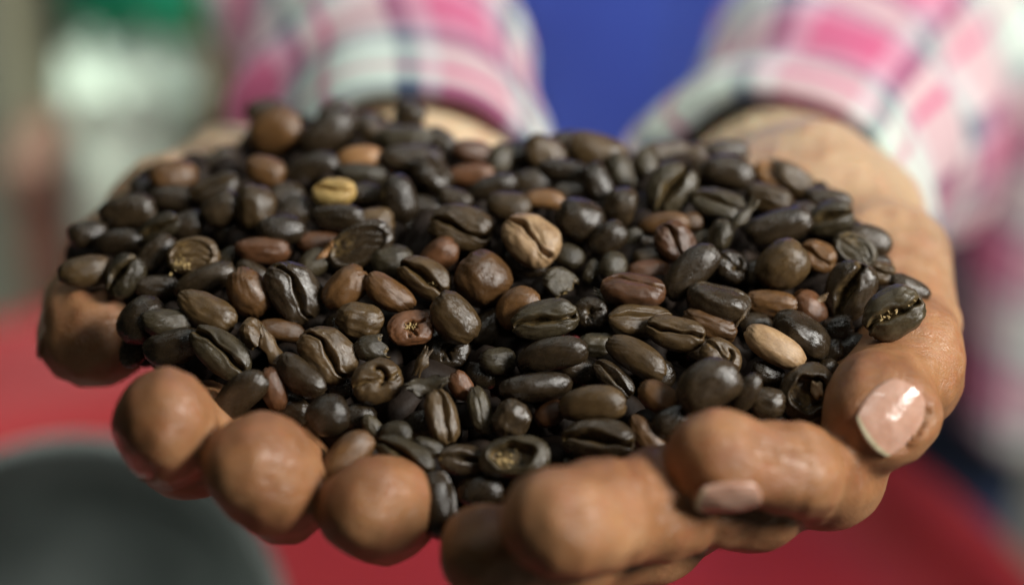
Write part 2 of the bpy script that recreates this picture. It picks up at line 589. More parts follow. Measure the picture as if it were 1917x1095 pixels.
# ------------------------------------------------------------------ the beans, one row for each in view
# x, y, length, width (photo pixels), angle of long axis, roll (0 back up, 180 crease up, +-90 on its side), tone, layer, variant, pitch
BEANS = [
(240,398,108,62,10,20,'D',0),(325,335,90,62,0,0,'B',0),(330,372,100,50,-5,10,'D',1),(268,355,50,42,0,0,'D',1),
(400,355,98,50,20,150,'D',0.3),(415,392,82,60,30,0,'D',0),(165,440,72,50,10,0,'D',0.4),(225,455,98,50,5,20,'D',0.6),
(293,430,92,46,30,165,'G',0,'wide'),(350,422,72,50,20,0,'D',1),(480,392,92,72,80,0,'M',0),(497,322,76,58,-20,0,'B',0.3),
(402,310,88,44,20,0,'D',1),(515,245,102,84,20,0,'B',0),(500,213,80,50,0,0,'D',1),(615,250,118,66,35,15,'D',0),
(628,212,70,48,20,0,'D',0.6),(575,268,66,60,0,0,'D',1),(685,236,48,50,0,0,'D',0.5),(765,220,62,54,60,0,'D',0.2),
(755,260,108,46,0,0,'G',0),(710,257,62,50,0,0,'M',1),(826,266,64,44,-40,0,'D',0.5),(887,287,80,44,-10,0,'R',0.3),
(580,318,112,52,20,10,'D',0.3),(672,298,86,47,8,0,'A',0.2),(678,327,92,40,-5,30,'G',0.5),(770,300,120,54,-3,0,'D',0.2),
(812,327,78,62,-40,120,'D',0.4,'crk'),(745,372,95,68,-80,0,'D',0.1,'pea'),(625,360,80,50,5,150,'Y',-0.5,'crk'),(685,365,64,44,-5,0,'D',0.7),
(630,408,104,48,-2,10,'D',0.1),(535,372,74,60,10,0,'D',1.6),(550,398,74,50,30,0,'D',1.5),(526,432,90,56,5,0,'D',0,),
(852,374,68,42,-20,0,'D',0.8),(880,328,90,36,3,0,'R',0.6),(924,352,94,40,15,20,'D',0.3),(770,432,82,70,0,0,'D',1),(800,395,80,52,-20,0,'D',1.6),
(951,388,88,58,-8,0,'M',0.1,'pea'),(1018,373,76,36,-3,0,'A',0.6),(1083,414,94,84,-30,0,'D',0.1,'pea'),(1018,290,86,66,-40,0,'M',0.2),
(1055,320,94,42,-8,0,'D',0),(1117,287,108,70,-15,0,'M',0.1),(1065,268,84,45,0,0,'D',0.8),(1120,347,88,52,-70,0,'D',0.1),
(1163,322,78,38,-70,100,'G',0.5,'wide'),(1190,308,52,38,20,0,'M',1),(1212,312,74,40,-70,0,'G',0.8),(1166,388,78,48,75,-80,'D',0.3),
(1255,356,104,86,62,170,'G',-0.2,'wide'),(935,302,68,44,70,0,'G',0.9),(967,292,64,50,0,0,'D',1),(1072,362,76,44,0,0,'D',1.4),
(1000,342,84,52,10,0,'D',1.2),(1245,286,92,44,8,0,'M',0.6),(1302,290,62,44,0,0,'M',1),(1316,318,56,40,60,0,'M',0.9),
(1363,322,98,62,-12,0,'D',0),(1362,284,82,42,0,10,'D',0.6),(1483,334,88,48,-35,0,'M',0.3),(1450,342,98,46,-45,0,'A',0.5),
(1437,372,90,52,-20,20,'M',0.1,'n6'),(1548,378,92,50,-15,0,'D',0.6),(1553,410,86,62,25,165,'G',0,'wide'),(1345,382,100,56,-15,150,'G',0,'n4'),
(1346,441,62,40,70,130,'G',0.3,'crk'),(1458,425,130,62,15,10,'D',0,'n0'),(1500,400,56,44,0,0,'D',0.9),(1628,447,88,50,-20,0,'D',0.6),
(1602,466,84,52,-32,180,'G',0.1,'flat'),(1529,481,70,58,-20,170,'B',0.4,'crk'),(1464,499,104,86,40,0,'M',-0.2,'pea'),(1418,512,66,52,0,0,'D',0.9),
(1369,498,66,56,-30,160,'D',0.4,'curl'),(1650,512,54,44,0,160,'M',0.2,'crk'),(1590,546,114,86,72,155,'D',0,'wide'),(1672,586,114,90,33,178,'G',-1.9,'n4'),
(1702,543,80,46,-25,0,'D',0.4),(1442,569,100,48,-5,20,'B',0.9,'crk'),(1515,582,80,48,-50,-60,'R',1.0),(1498,628,118,60,-33,-60,'D',0.3),
(1450,650,122,58,-30,0,'T',-0.3,'n7'),(1568,617,58,50,10,0,'D',1.1),(1556,660,50,40,40,0,'D',1.4),(1347,563,120,60,-14,110,'D',0.1,'n2'),
(361,478,96,66,8,176,'M',-0.3,'flat'),(160,510,100,56,8,0,'M',0.1),(232,517,86,66,62,150,'G',0.3,'wide'),(290,478,92,50,42,0,'D',0.5),
(293,537,92,42,0,0,'D',1),(383,527,120,42,25,10,'D',0.4),(266,600,98,76,45,0,'D',0.2),(315,605,98,52,0,0,'G',0.0),(386,583,120,64,-28,0,'M',-0.2,'n1'),
(464,550,98,72,-58,0,'B',-0.1),(472,510,66,36,-30,0,'D',0.9),(490,469,102,46,-3,20,'R',0.6),(425,483,56,30,30,0,'G',1.1),
(325,652,112,66,15,0,'D',0.2),(415,657,128,72,-38,176,'G',-0.3,'n2'),(448,740,120,62,42,0,'D',-0.1,'n5'),(512,728,82,46,-75,0,'R',0.5),
(480,630,72,44,-60,120,'M',0.3,'broken'),(525,618,90,36,-8,0,'B',0.9),(562,706,104,56,-38,30,'D',0.1,'n3'),
(550,544,122,90,-55,160,'D',-0.2,'n6'),(590,492,68,48,30,0,'G',0.8),(672,458,130,72,28,172,'D',-0.2,'flat'),(731,492,80,66,0,0,'G',0.7),
(600,457,88,44,0,0,'R',1.2),(648,541,98,64,42,0,'B',-0.1),(728,551,102,55,-33,0,'B',-0.2,'n3'),(673,601,88,66,-10,20,'M',0.1,'n4'),
(767,614,86,62,10,165,'R',0.1,'star'),(793,518,104,68,-30,165,'M',-0.2,'wide'),(823,480,78,54,38,0,'R',0.6),(902,523,108,94,-50,0,'B',0.1,'barrel'),
(851,596,106,76,-52,0,'M',-0.2,'n0'),(862,427,120,84,-10,165,'M',-0.1,'crk'),(993,448,112,86,-38,174,'T',-0.4,'n1'),(1065,481,58,46,-20,0,'G',0.6),
(971,577,88,72,30,0,'B',0.4),(1020,598,124,70,12,172,'G',-0.2,'n4'),(912,617,80,66,30,0,'D',0.7),(1051,531,68,56,-40,150,'G',0.3,'broken'),
(1105,586,62,58,0,170,'D',0.8,'star'),(985,496,84,50,-10,0,'D',1.1),(1139,449,80,54,38,0,'D',0.3),(1107,508,46,26,65,0,'G',0.9),
(1148,500,56,50,80,0,'G',0.6),(1185,541,120,56,-5,120,'R',-0.2,'n1'),(1215,512,80,46,0,0,'R',1.3),(1199,598,118,58,0,150,'M',0.4,'n7'),
(1264,624,108,62,-14,165,'M',-0.1,'n5'),(1292,508,128,64,46,0,'D',-0.1,'n5'),(1264,454,84,68,-50,168,'R',0.1,'crk'),(1218,486,68,44,0,0,'M',1.3),
(1243,419,92,38,5,10,'B',0.4),(1294,416,42,36,0,0,'B',0.7),(1313,449,44,30,30,0,'G',1),(1180,452,56,32,60,0,'G',1.1),
(1327,611,104,56,-22,20,'B',0.6,'n4'),(1192,668,122,58,-32,0,'M',0.1,'n5'),(1034,663,130,60,12,15,'D',0.1,'n5'),(1002,723,134,48,4,70,'D',0.2,'n1'),
(1118,648,76,48,0,0,'G',1.4),(932,678,68,50,0,0,'G',1.3),(903,700,66,58,0,0,'D',1.5),(1148,708,92,46,-42,165,'D',0.8,'wide'),
(1109,756,122,66,6,0,'M',-0.1,'n5'),(957,786,76,66,60,0,'D',0.7),(1030,775,62,44,30,0,'R',1.1),(899,768,92,42,-75,0,'G',0.8),
(863,722,58,42,-60,0,'R',0.9),(1118,823,134,76,-2,172,'D',0.1,'wide'),(613,661,118,88,-45,172,'M',-0.1,'n6'),(702,652,76,50,5,0,'G',-0.1,'broken'),
(705,713,94,78,20,172,'M',0.0,'curl'),(626,724,66,48,0,0,'D',0.9),(834,653,86,72,0,170,'D',0.3,'star'),
(613,779,84,74,20,0,'D',0.0,'pea'),(828,780,102,56,-75,150,'M',0.1,'n4'),(742,810,62,44,0,0,'G',0.6),(785,797,78,52,20,0,'D',1.2),
(697,798,52,32,-50,0,'G',0.8),(672,782,66,52,0,0,'D',1.3),(648,856,120,62,48,0,'B',-0.2,'n5'),(757,852,118,58,-28,165,'G',0,'wide'),
(802,836,58,30,-25,0,'G',0.2),(864,860,88,54,-5,150,'D',0.6,'wide'),(962,855,132,72,4,165,'G',0,'bowl'),(824,945,128,60,-83,110,'D',0.2,'n0'),
(900,918,86,60,0,0,'D',1.3),(1212,822,104,48,-55,0,'B',0.8),(1325,722,124,90,30,0,'D',-1.6,'n5'),(1396,738,84,42,58,0,'D',-0.9,'n7'),
(1350,668,80,62,-40,160,'M',-0.2,'curl'),(1236,746,88,54,-30,0,'B',-0.2),(1262,790,82,58,10,0,'D',0.1),(1434,754,70,56,-10,0,'D',-0.1,'n6'),
(1512,735,110,98,25,172,'D',-0.1,'bowl'),(1438,702,66,44,-20,0,'D',0.8),(700,418,74,56,0,0,'M',0.8),(438,438,80,56,20,0,'D',1.5),
(562,450,60,40,0,0,'D',1.6),(890,462,60,48,0,0,'G',1.0),(1205,448,60,50,30,0,'D',1.6),(1310,655,66,50,0,0,'D',1.4),(1080,690,84,50,-20,0,'D',1.5),
(790,655,60,50,0,0,'D',1.7),(560,590,80,54,30,0,'D',1.7),(640,612,70,50,0,0,'D',1.6),(880,655,70,52,40,0,'D',1.3),(1090,880,76,52,0,0,'D',1.3),
(1000,905,80,52,10,0,'D',1.4),(1150,905,84,50,-30,0,'D',1.6),(545,765,76,52,-30,0,'D',1.2),(555,860,70,50,60,0,'D',1.6),(380,760,70,50,40,0,'D',1.5),(250,655,70,50,70,0,'D',1.5),
(1590,655,74,50,20,0,'D',1.6),(1640,500,60,44,0,0,'D',1.3),(1545,700,60,46,40,0,'D',1.5),(1410,610,70,48,0,0,'D',1.6),(1230,705,70,50,20,0,'D',1.4),(1370,800,86,56,0,0,'D',1.2),(1445,800,70,50,10,0,'D',1.3),
]
PREF = ['n0', 'n1', 'n2', 'n3', 'n5', 'n7', 'n6', 'n4']
YB = {'y': 0.74, 'zt': 0.92}
rows = []
for i, b in enumerate(BEANS):
    x, y, L, Wd, ang, roll, tone, lay = b[:8]
    var = b[8] if len(b) > 8 else PREF[(i * 5 + int(x)) % 8]
    rows.append(dict(i=i, x=x, y=y, L=L, W=Wd, ang=ang, roll=roll, tone=tone, lay=lay, var=var))
placed = []   # spheres (cx,cy,cz,r)
order = sorted(rows, key=lambda d: (d['lay'], -d['y']))
for d in order:
    z0 = surf(d['x'], d['y']) + 2.5 + d['lay'] * 4.2
    a = math.radians(d['ang'])
    ax_img = np.array([math.cos(a), math.sin(a)])
    rr_ = random.Random(d['i'] * 17 + 3)
    pit = math.radians(rr_.uniform(-14, 14))
    axis = rt * ax_img[0] * math.cos(pit) + up * ax_img[1] * math.cos(pit) + fw * math.sin(pit)
    axis /= np.linalg.norm(axis)
    perp0 = np.cross(axis, fw)
    perp0 /= np.linalg.norm(perp0)          # image-plane perpendicular
    if perp0 @ (rt * -ax_img[1] + up * ax_img[0]) < 0:
        perp0 = -perp0                      # points to ang+90
    tow = np.cross(axis, perp0)
    if tow @ fw > 0:
        tow = -tow                          # towards the camera
    ro = math.radians(d['roll'] + rr_.uniform(-9, 9))
    # back normal (+z of bean): roll 0 -> tow ; roll 90 -> face to perp0, back to -perp0 ; 180 -> -tow
    zax = tow * math.cos(ro) - perp0 * math.sin(ro)
    zax /= np.linalg.norm(zax)
    xax = axis
    yax = np.cross(zax, xax)
    s, c = abs(math.sin(ro)), abs(math.cos(ro))
    bw, tw = (0.84 if d['var'] in ('pea', 'barrel') else 0.74), (0.60 if d['var'] in ('pea', 'barrel') else 0.46)
    eff = math.sqrt((bw * c) ** 2 + (tw * s) ** 2)   # half width seen, for scale 1
    zc = z0
    for it in range(24):
        half = d['L'] * 1.03 / 2 * zc / F / max(0.85, math.cos(pit))
        ky = min(1.35, max(0.62, (d['W'] * 1.06 / 2 * zc / F) / (eff * half)))
        ctr = P(d['x'], d['y'], zc)
        rad = half * ky * 0.56
        sph = [(*(ctr + axis * t * half), rad) for t in (-0.48, 0, 0.48)]
        hit = 0
        for q in placed:
            for p_ in sph:
                dd = math.sqrt((q[0] - p_[0]) ** 2 + (q[1] - p_[1]) ** 2 + (q[2] - p_[2]) ** 2)
                hit = max(hit, q[3] + p_[3] - dd)
        if hit < 0.9 or it == 23:
            break
        zc += 0.5
    placed += sph
    d.update(ctr=ctr, R=np.stack([xax, yax, zax], 1), s=(half, half * ky, half * ky), zc=zc)

TONEW = {'D': 'very dark brown', 'G': 'greyish dark brown', 'M': 'medium brown', 'B': 'warm brown', 'R': 'reddish brown', 'A': 'orange-brown', 'T': 'tan', 'Y': 'golden'}


def formw(d):
    r = abs(d['roll'])
    if d['var'] == 'broken': return 'broken'
    if d['L'] < 60: return 'small'
    if r < 45: return 'rounded'
    if r > 140: return 'creased'
    return 'sideways'


SPECIAL = {
    (625, 360): 'shrivelled golden coffee bean, the palest in the heap, towards its back left',
    (993, 448): 'tan coffee bean with a dark crease up, resting high in the middle of the heap',
    (361, 478): 'flat round bean with yellow chaff on its face, left side of the heap',
    (1450, 650): 'smooth tan bean with its plain back up, left of the hollow black bean',
    (1512, 735): 'black hollow ring-shaped bean with a cream nub inside, beside the shiny thumbnail',
    (1672, 586): 'cracked grey bean with a ragged crease, at the heap edge above the thumbnail',
    (902, 523): 'large dull brown barrel-shaped bean just below the centre of the heap',
    (415, 657): 'grey bean with a straight open crease above the bent nailed fingertip at left',
    (767, 614): 'reddish bean with a star-shaped crack holding yellow chaff, left of centre',
    (672, 458): 'large flat bean with a wrinkled concave face below the golden bean',
    (672, 298): 'orange-brown bean near the back of the heap behind the golden bean',
    (1325, 722): 'big blurred dark bean lying on top, just behind the right index fingertip',
    (824, 945): 'dark bean standing on end beside the left ring fingertip, lowest in the heap',
    (962, 855): 'half-moon hollow bean with yellowish inside, low at the front of the heap',
    (648, 856): 'glossy warm brown bean slanting between two left fingertips at the front',
    (1590, 546): 'big dark bean whose crease shows two ridges, left of the ragged cracked bean',
    (1464, 499): 'large round wrinkled bean like a ball, in the right part of the heap',
    (1255, 356): 'wide grey-green bean with a deep curved crease near the back right',
    (862, 427): 'wrinkled brown bean with a folded crease, left of the tan creased bean',
    (1020, 598): 'grey matt bean with a long crease up, right at the sharpest middle front',
}
LM = [('golden bean', 625, 360), ('tan creased bean', 993, 448), ('yellow-chaff bean', 361, 478), ('hollow black bean', 1512, 735),
      ('ragged cracked bean', 1672, 586), ('barrel-shaped bean', 902, 523), ('star-cracked bean', 767, 614), ('smooth tan bean', 1450, 650),
      ('half-moon bean', 962, 855), ('big round bean', 1464, 499), ('orange-brown rear bean', 672, 298), ('left thumb', 165, 640),
      ('shiny thumbnail', 1655, 770), ('right index fingertip', 1370, 850), ('left middle fingertip', 488, 872), ('left ring fingertip', 697, 945),
      ('left index fingertip', 300, 775), ('right middle fingertip', 1045, 965)]
DIRS = ['right of', 'above right of', 'above', 'above left of', 'left of', 'below left of', 'below', 'below right of']
used = set()
for d in rows:
    key = (d['x'], d['y'])
    if key in SPECIAL:
        d['label'] = SPECIAL[key]
        used.add(SPECIAL[key])
for d in rows:
    if 'label' in d:
        continue
    me_ = f"{TONEW[d['tone']]} {formw(d)} coffee bean"
    best = None
    for nm, lx, ly in LM:
        dx, dy = d['x'] - lx, ly - d['y']
        if (dx, dy) == (0, 0): continue
        dist = math.hypot(dx, dy)
        sec = round(math.degrees(math.atan2(dy, dx)) / 45) % 8
        rank = 1
        for e in rows:
            if e is d or TONEW[e['tone']] != TONEW[d['tone']] or formw(e) != formw(d): continue
            ex, ey = e['x'] - lx, ly - e['y']
            if (ex, ey) == (0, 0): continue
            if round(math.degrees(math.atan2(ey, ex)) / 45) % 8 == sec and math.hypot(ex, ey) < dist: rank += 1
        w = ['', 'nearest', 'second nearest', 'third nearest', 'fourth nearest', 'fifth nearest', 'sixth nearest'][rank] if rank < 7 else None
        if w is None: continue
        lab = f"{me_}, {w} such {DIRS[sec]} the {nm}"
        sc = dist * (1 + 0.8 * (rank - 1))
        if lab not in used and (best is None or sc < best[0]):
            best = (sc, lab)
    d['label'] = best[1]
    used.add(best[1])

GROUP = 'roasted coffee beans heaped in the cupped hands'
for d in rows:
    o = bpy.data.objects.new('coffee_bean', bean_mesh(d['var'], d['tone']))
    COL.objects.link(o)
    Mx = Matrix([list(r_) for r_ in d['R']]).to_4x4()
    o.matrix_world = Matrix.Translation(Vector(d['ctr'] * MM)) @ Mx @ Matrix.Diagonal((d['s'][0] * MM, d['s'][1] * MM, d['s'][2] * MM, 1))
    tag(o, d['label'], 'coffee bean', GROUP)
    d['ob'] = o


def local_on_bean(key, me, name, mat, loc, scale, rot=(0, 0, 0)):
    d = next(r_ for r_ in rows if (r_['x'], r_['y']) == key)
    c = ob(name, me, mat, d['ob'])
    c.location = loc
    c.scale = scale
    c.rotation_euler = rot
    return c


# nub in the hollow bean, chaff tufts
CHAFF = simple_mat('chaff', (0.34, 0.23, 0.09), (0.52, 0.38, 0.17), 6, 0.6)
NUB = simple_mat('kernel', (0.42, 0.27, 0.14), (0.62, 0.46, 0.28), 5, 0.6, 0.4, 0.0003)
r9 = np.random.default_rng(99)
n_, f_ = CS_LO
vn = n_ * (1 + 0.12 * wobble(n_, r9, 6, 2, 6)[:, None] * 3)
local_on_bean((1512, 735), mesh_from('kernel', vn, f_), 'kernel', NUB, (0.30, 0.02, -0.16), (0.18, 0.27, 0.20), (0.2, 0, 0.3))


def tuft(nfl, sx, sy, seed):
    r = np.random.default_rng(seed)
    v, f = [], []
    for k in range(nfl):
        c = np.array([r.normal() * sx, r.normal() * sy, -abs(r.normal()) * 0.05])
        d1 = r.normal(size=3); d1[2] -= 0.8; d1 /= np.linalg.norm(d1)
        d2 = np.cross(d1, r.normal(size=3)); d2 /= np.linalg.norm(d2)
        nn = np.cross(d1, d2)
        ln, wd, th = r.uniform(0.06, 0.18), r.uniform(0.02, 0.05), 0.012
        b0 = len(v)
        for sz in (-1, 1):
            for t, w in ((0, 1), (0.6, 0.8), (1, 0.2)):
                for sgn in (-1, 1):
                    v.append(c + d1 * ln * t + d2 * wd * w * sgn + nn * (th * sz + 0.04 * t * t))
        q = lambda *a: f.append([b0 + t for t in a])
        q(0, 1, 3, 2); q(2, 3, 5, 4); q(6, 8, 9, 7); q(8, 10, 11, 9)
        q(0, 2, 8, 6); q(2, 4, 10, 8); q(1, 7, 9, 3); q(3, 9, 11, 5); q(0, 6, 7, 1); q(4, 5, 11, 10)
    return mesh_from('chaff', np.array(v), np.array(f))


local_on_bean((361, 478), tuft(60, 0.16, 0.10, 1), 'chaff', CHAFF, (-0.42, 0.33, -0.22), (1, 1, 1))
local_on_bean((767, 614), tuft(22, 0.12, 0.07, 2), 'chaff', CHAFF, (0.0, 0.0, -0.18), (1, 1, 1))
local_on_bean((962, 855), tuft(30, 0.18, 0.12, 3), 'chaff', CHAFF, (-0.3, 0.1, -0.02), (1, 1, 1))
local_on_bean((793, 518), tuft(16, 0.10, 0.05, 4), 'chaff', CHAFF, (0.45, 0.0, -0.1), (1, 1, 1))
local_on_bean((1672, 586), tuft(18, 0.40, 0.03, 5), 'chaff', CHAFF, (0.1, 0.0, -0.14), (1, 1, 1))
local_on_bean((1051, 531), tuft(20, 0.06, 0.16, 6), 'chaff', CHAFF, (0.42, 0.0, 0.0), (1, 1, 1))


# chips and flakes of beans
FLAKES = [
(1392,402,66,26,52,'G',-0.8,3,'pointed grey bean flake standing up left of the big dark sausage-shaped bean'),
(800,722,72,42,10,'G',-0.1,5,'grey hollow bean shell fragment below the dark star-cracked bean, centre front'),
(790,678,50,26,65,'M',0.3,8,'small curled brown bean chip just above the grey hollow shell fragment'),
(510,655,84,34,-58,'M',-0.3,11,'jagged brown bean shell leaning right of the straight-creased grey bean'),
(1390,592,40,9,55,'M',0.1,14,'thin pale chaff sliver under the dark bean right of the front centre'),
(1533,562,34,14,30,'T',0.6,17,'tiny tan chaff scrap left of the big two-ridged bean'),
(1140,558,56,22,-25,'G',0.6,21,'curved grey bean flake under the reddish creased bean right of centre'),
(610,470,40,16,50,'A',0.3,23,'little golden chip between the flat wrinkled bean and its left neighbours'),
]
for x, y, L, Wd, ang, tone, lay, sd, lab in FLAKES:
    zc = surf(x, y) + 1.0 + lay * 4
    o = bpy.data.objects.new('bean_flake', shell_mesh(sd, tone))
    COL.objects.link(o)
    a = math.radians(ang)
    xa = rt * math.cos(a) + up * math.sin(a)
    ya = -rt * math.sin(a) + up * math.cos(a)
    tl = 0.5
    za = -fw * math.cos(tl) + ya * math.sin(tl)
    ya = np.cross(za, xa)
    M3 = Matrix([list(r_) for r_ in np.stack([xa, ya, za], 1)]).to_4x4()
    h = L / 2 * zc / F
    wd = Wd / 2 * zc / F / 0.62
    o.matrix_world = Matrix.Translation(Vector(P(x, y, zc) * MM)) @ M3 @ Matrix.Diagonal((h * MM, wd * MM, wd * MM, 1))
    tag(o, lab, 'bean flake')

# ---- beans buried under the surface: one mass, seen only in the gaps
OUT = [(110,505),(170,430),(200,390),(300,320),(450,260),(520,215),(640,215),(780,225),(900,280),(1100,265),(1360,290),(1500,330),(1600,400),(1650,450),
       (1700,540),(1690,610),(1570,690),(1540,770),(1430,790),(1290,800),(1200,870),(1000,930),(830,990),(790,890),(640,880),(590,790),(400,770),(300,690),(240,620),(210,560)]


def inside(x, y, poly):
    c = False
    j = len(poly) - 1
    for i in range(len(poly)):
        xi, yi = poly[i]
        xj, yj = poly[j]
        if (yi > y) != (yj > y) and x < (xj - xi) * (y - yi) / (yj - yi) + xi:
            c = not c
        j = i
    return c


lv, lf, lg = bean_shape(31, CS_LO, gw=0.1)
V, FF = [], []
pts = []
r5 = random.Random(5)
tries = 0
while len(pts) < 620 and tries < 30000:
    tries += 1
    px, py = r5.uniform(110, 1710), r5.uniform(210, 990)
    if not all(inside(px + a, py + b, OUT) for a, b in ((0, 0), (34, 0), (-34, 0), (0, 34), (0, -34))): continue
    zc = surf(px, py) + r5.choice([13, 16, 20])
    p = P(px, py, zc)
    if any((p[0] - q[0]) ** 2 + (p[1] - q[1]) ** 2 + (p[2] - q[2]) ** 2 < 36 for q in pts): continue
    pts.append(p)
    R_ = np.array(Quaternion((r5.gauss(0, 1), r5.gauss(0, 1), r5.gauss(0, 1), r5.gauss(0, 1))).normalized().to_matrix())
    s_ = r5.uniform(5.0, 6.0)
    FF.append(lf + len(V) * len(lv))
    V.append((lv * s_) @ R_.T + p)
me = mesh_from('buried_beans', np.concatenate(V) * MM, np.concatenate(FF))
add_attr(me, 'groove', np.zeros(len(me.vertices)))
m_b = simple_mat('bean_buried_shade', (0.012, 0.008, 0.006), (0.022, 0.013, 0.008), 120, 0.65, 0.5, 0.0003, 900, Specular_IOR_Level=0.2)  # darker and duller than upper beans: gap shade put into the colour
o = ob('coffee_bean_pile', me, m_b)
tag(o, 'shade-darkened coffee beans deep in the heap, glimpsed only in the gaps between upper beans', 'coffee beans', None, 'stuff')

# ------------------------------------------------------------------ hands (one continuous surface from a distance field)
def seg_sdf(p, a, b, r1, r2, flat=None):
    ab = b - a
    L2 = max(1e-6, ab @ ab)
    ap = p - a
    t = np.clip((ap @ ab) / L2, 0, 1)
    q = ap - t[:, None] * ab
    if flat is not None:
        nrm, k = flat
        comp = q @ nrm
        q = q + (comp * (k - 1))[:, None] * nrm
    return np.sqrt(np.einsum('ij,ij->i', q, q)) - (r1 + (r2 - r1) * t)


def smin(a, b, k):
    h = np.clip(0.5 + 0.5 * (b - a) / k, 0, 1)
    return b + (a - b) * h - k * h * (1 - h)


class Limb:
    def __init__(self, pts, k=4.0, flat=None):
        self.p = [(Pc(a, b, c), r) for a, b, c, r in pts]
        self.k = k
        self.flat = flat

    def __call__(self, q):
        d = None
        for (a, ra), (b, rb) in zip(self.p[:-1], self.p[1:]):
            s = seg_sdf(q, a, b, ra, rb, self.flat)
            d = s if d is None else smin(d, s, self.k)
        return d

    def bbox(self, pad):
        P_ = np.array([a for a, _ in self.p])
        R_ = max(r for _, r in self.p) + pad
        return P_.min(0) - R_, P_.max(0) + R_


class Nail:
    """nail plate: centre pixel, depth, tip direction, outward normal (camera space), half length, half width"""

    def __init__(self, c, tip, nrm, A, B):
        self.c = Pc(*c)
        self.t = np.array(tip, float)
        self.t /= np.linalg.norm(self.t)
        n = np.array(nrm, float)
        n -= (n @ self.t) * self.t
        self.n = n / np.linalg.norm(n)
        self.s = np.cross(self.t, self.n)
        self.A, self.B = A, B

    def fit(self, limb):
        """slide the centre along the normal onto the limb's skin"""
        for _it in range(4):
            p = self.c + self.n * 10
            for _ in range(400):
                if limb(p[None, :])[0] < 0: break
                p = p - self.n * 0.06
            self.c = p + self.n * 0.1
            E_ = np.eye(3) * 1.2
            g = np.array([limb((self.c + e)[None, :])[0] - limb((self.c - e)[None, :])[0] for e in E_])
            g /= np.linalg.norm(g)
            self.n = g
            self.t = self.t - (self.t @ g) * g
            self.t /= np.linalg.norm(self.t)
            self.s = np.cross(self.t, self.n)

    def plate(self, a, b):
        return -1.9 * b * b * (self.B / 5) ** 2 - 0.55 * a * a - 0.25 * a

    def sculpt(self, q, d):
        r = q - self.c
        a, b, h = r @ self.t / self.A, r @ self.s / self.B, r @ self.n
        m = (np.abs(h) < 9) & (np.abs(a) < 1.7) & (np.abs(b) < 1.7)
        rho = (np.abs(a) ** 3 + np.abs(b) ** 3) ** (1 / 3)
        pl = self.plate(a, b)
        carve = np.clip(h - pl + 0.28, -9, 9)
        d = np.where(m & (rho < 1.03), np.maximum(d, carve), d)
        groove = 0.5 * np.exp(-((rho - 1.04) / 0.09) ** 2)
        fold = -0.45 * np.exp(-((rho - 1.28) / 0.16) ** 2) * np.clip(0.9 - a, 0, 1)
        side = np.clip((h + 1) / 3, 0, 1)
        return d + np.where(m, (groove + fold) * side, 0)

    def mesh(self, field):
        nu, nv = 25, 33
        pts = []
        for j in range(nv):
            for i in range(nu):
                a0, b0 = (j / (nv - 1) - 0.5) * 2, (i / (nu - 1) - 0.5) * 2
                # square to rounded rectangle
                a = a0 * math.sqrt(1 - b0 * b0 * 0.42)
                b = b0 * math.sqrt(1 - a0 * a0 * 0.36)
                pts.append(self.c + self.t * a * self.A * 1.03 + self.s * b * self.B * 1.02)
        pts = np.array(pts)
        q = pts - self.c
        jj, ii = np.meshgrid(np.linspace(-1, 1, nv), np.linspace(-1, 1, nu), indexing='ij')
        aa, bb = q @ self.t / self.A, q @ self.s / self.B
        topv = pts + self.n * (self.plate(aa, bb) + 0.10 + 0.03 * np.sin(bb * 17) + 0.05 * np.sin(aa * 5 + bb * 4))[:, None]
        topv = topv + self.t * (np.clip(jj.ravel() - 0.8, 0, 1) * 1.5)[:, None]
        botv = topv - self.n * 0.65
        v = np.concatenate([topv, botv])
        f = [tuple(q) for q in grid_faces(nu, nv)]
        n = nu * nv
        ring = list(range(nu)) + [j * nu + nu - 1 for j in range(1, nv)] + [(nv - 1) * nu + i for i in range(nu - 2, -1, -1)] + [j * nu for j in range(nv - 2, 0, -1)]
        fs = f + [tuple(n + k for k in q[::-1]) for q in f] + [(ring[(k + 1) % len(ring)], ring[k], ring[k] + n, ring[(k + 1) % len(ring)] + n) for k in range(len(ring))]
        return v, np.array(fs)


def crease(c, axis, depth, w, rad):
    """ring-like skin fold across a finger"""
    c = Pc(*c)
    ax = np.array(axis, float)
    ax /= np.linalg.norm(ax)

    def fn(q, d):
        r = q - c
        s = r @ ax
        rr = np.linalg.norm(r - s[:, None] * ax, axis=1)
        s = s + 0.35 * np.sin(rr * 1.1)
        return d + np.where(rr < rad, depth * np.exp(-(s / w) ** 2), 0)
    return fn


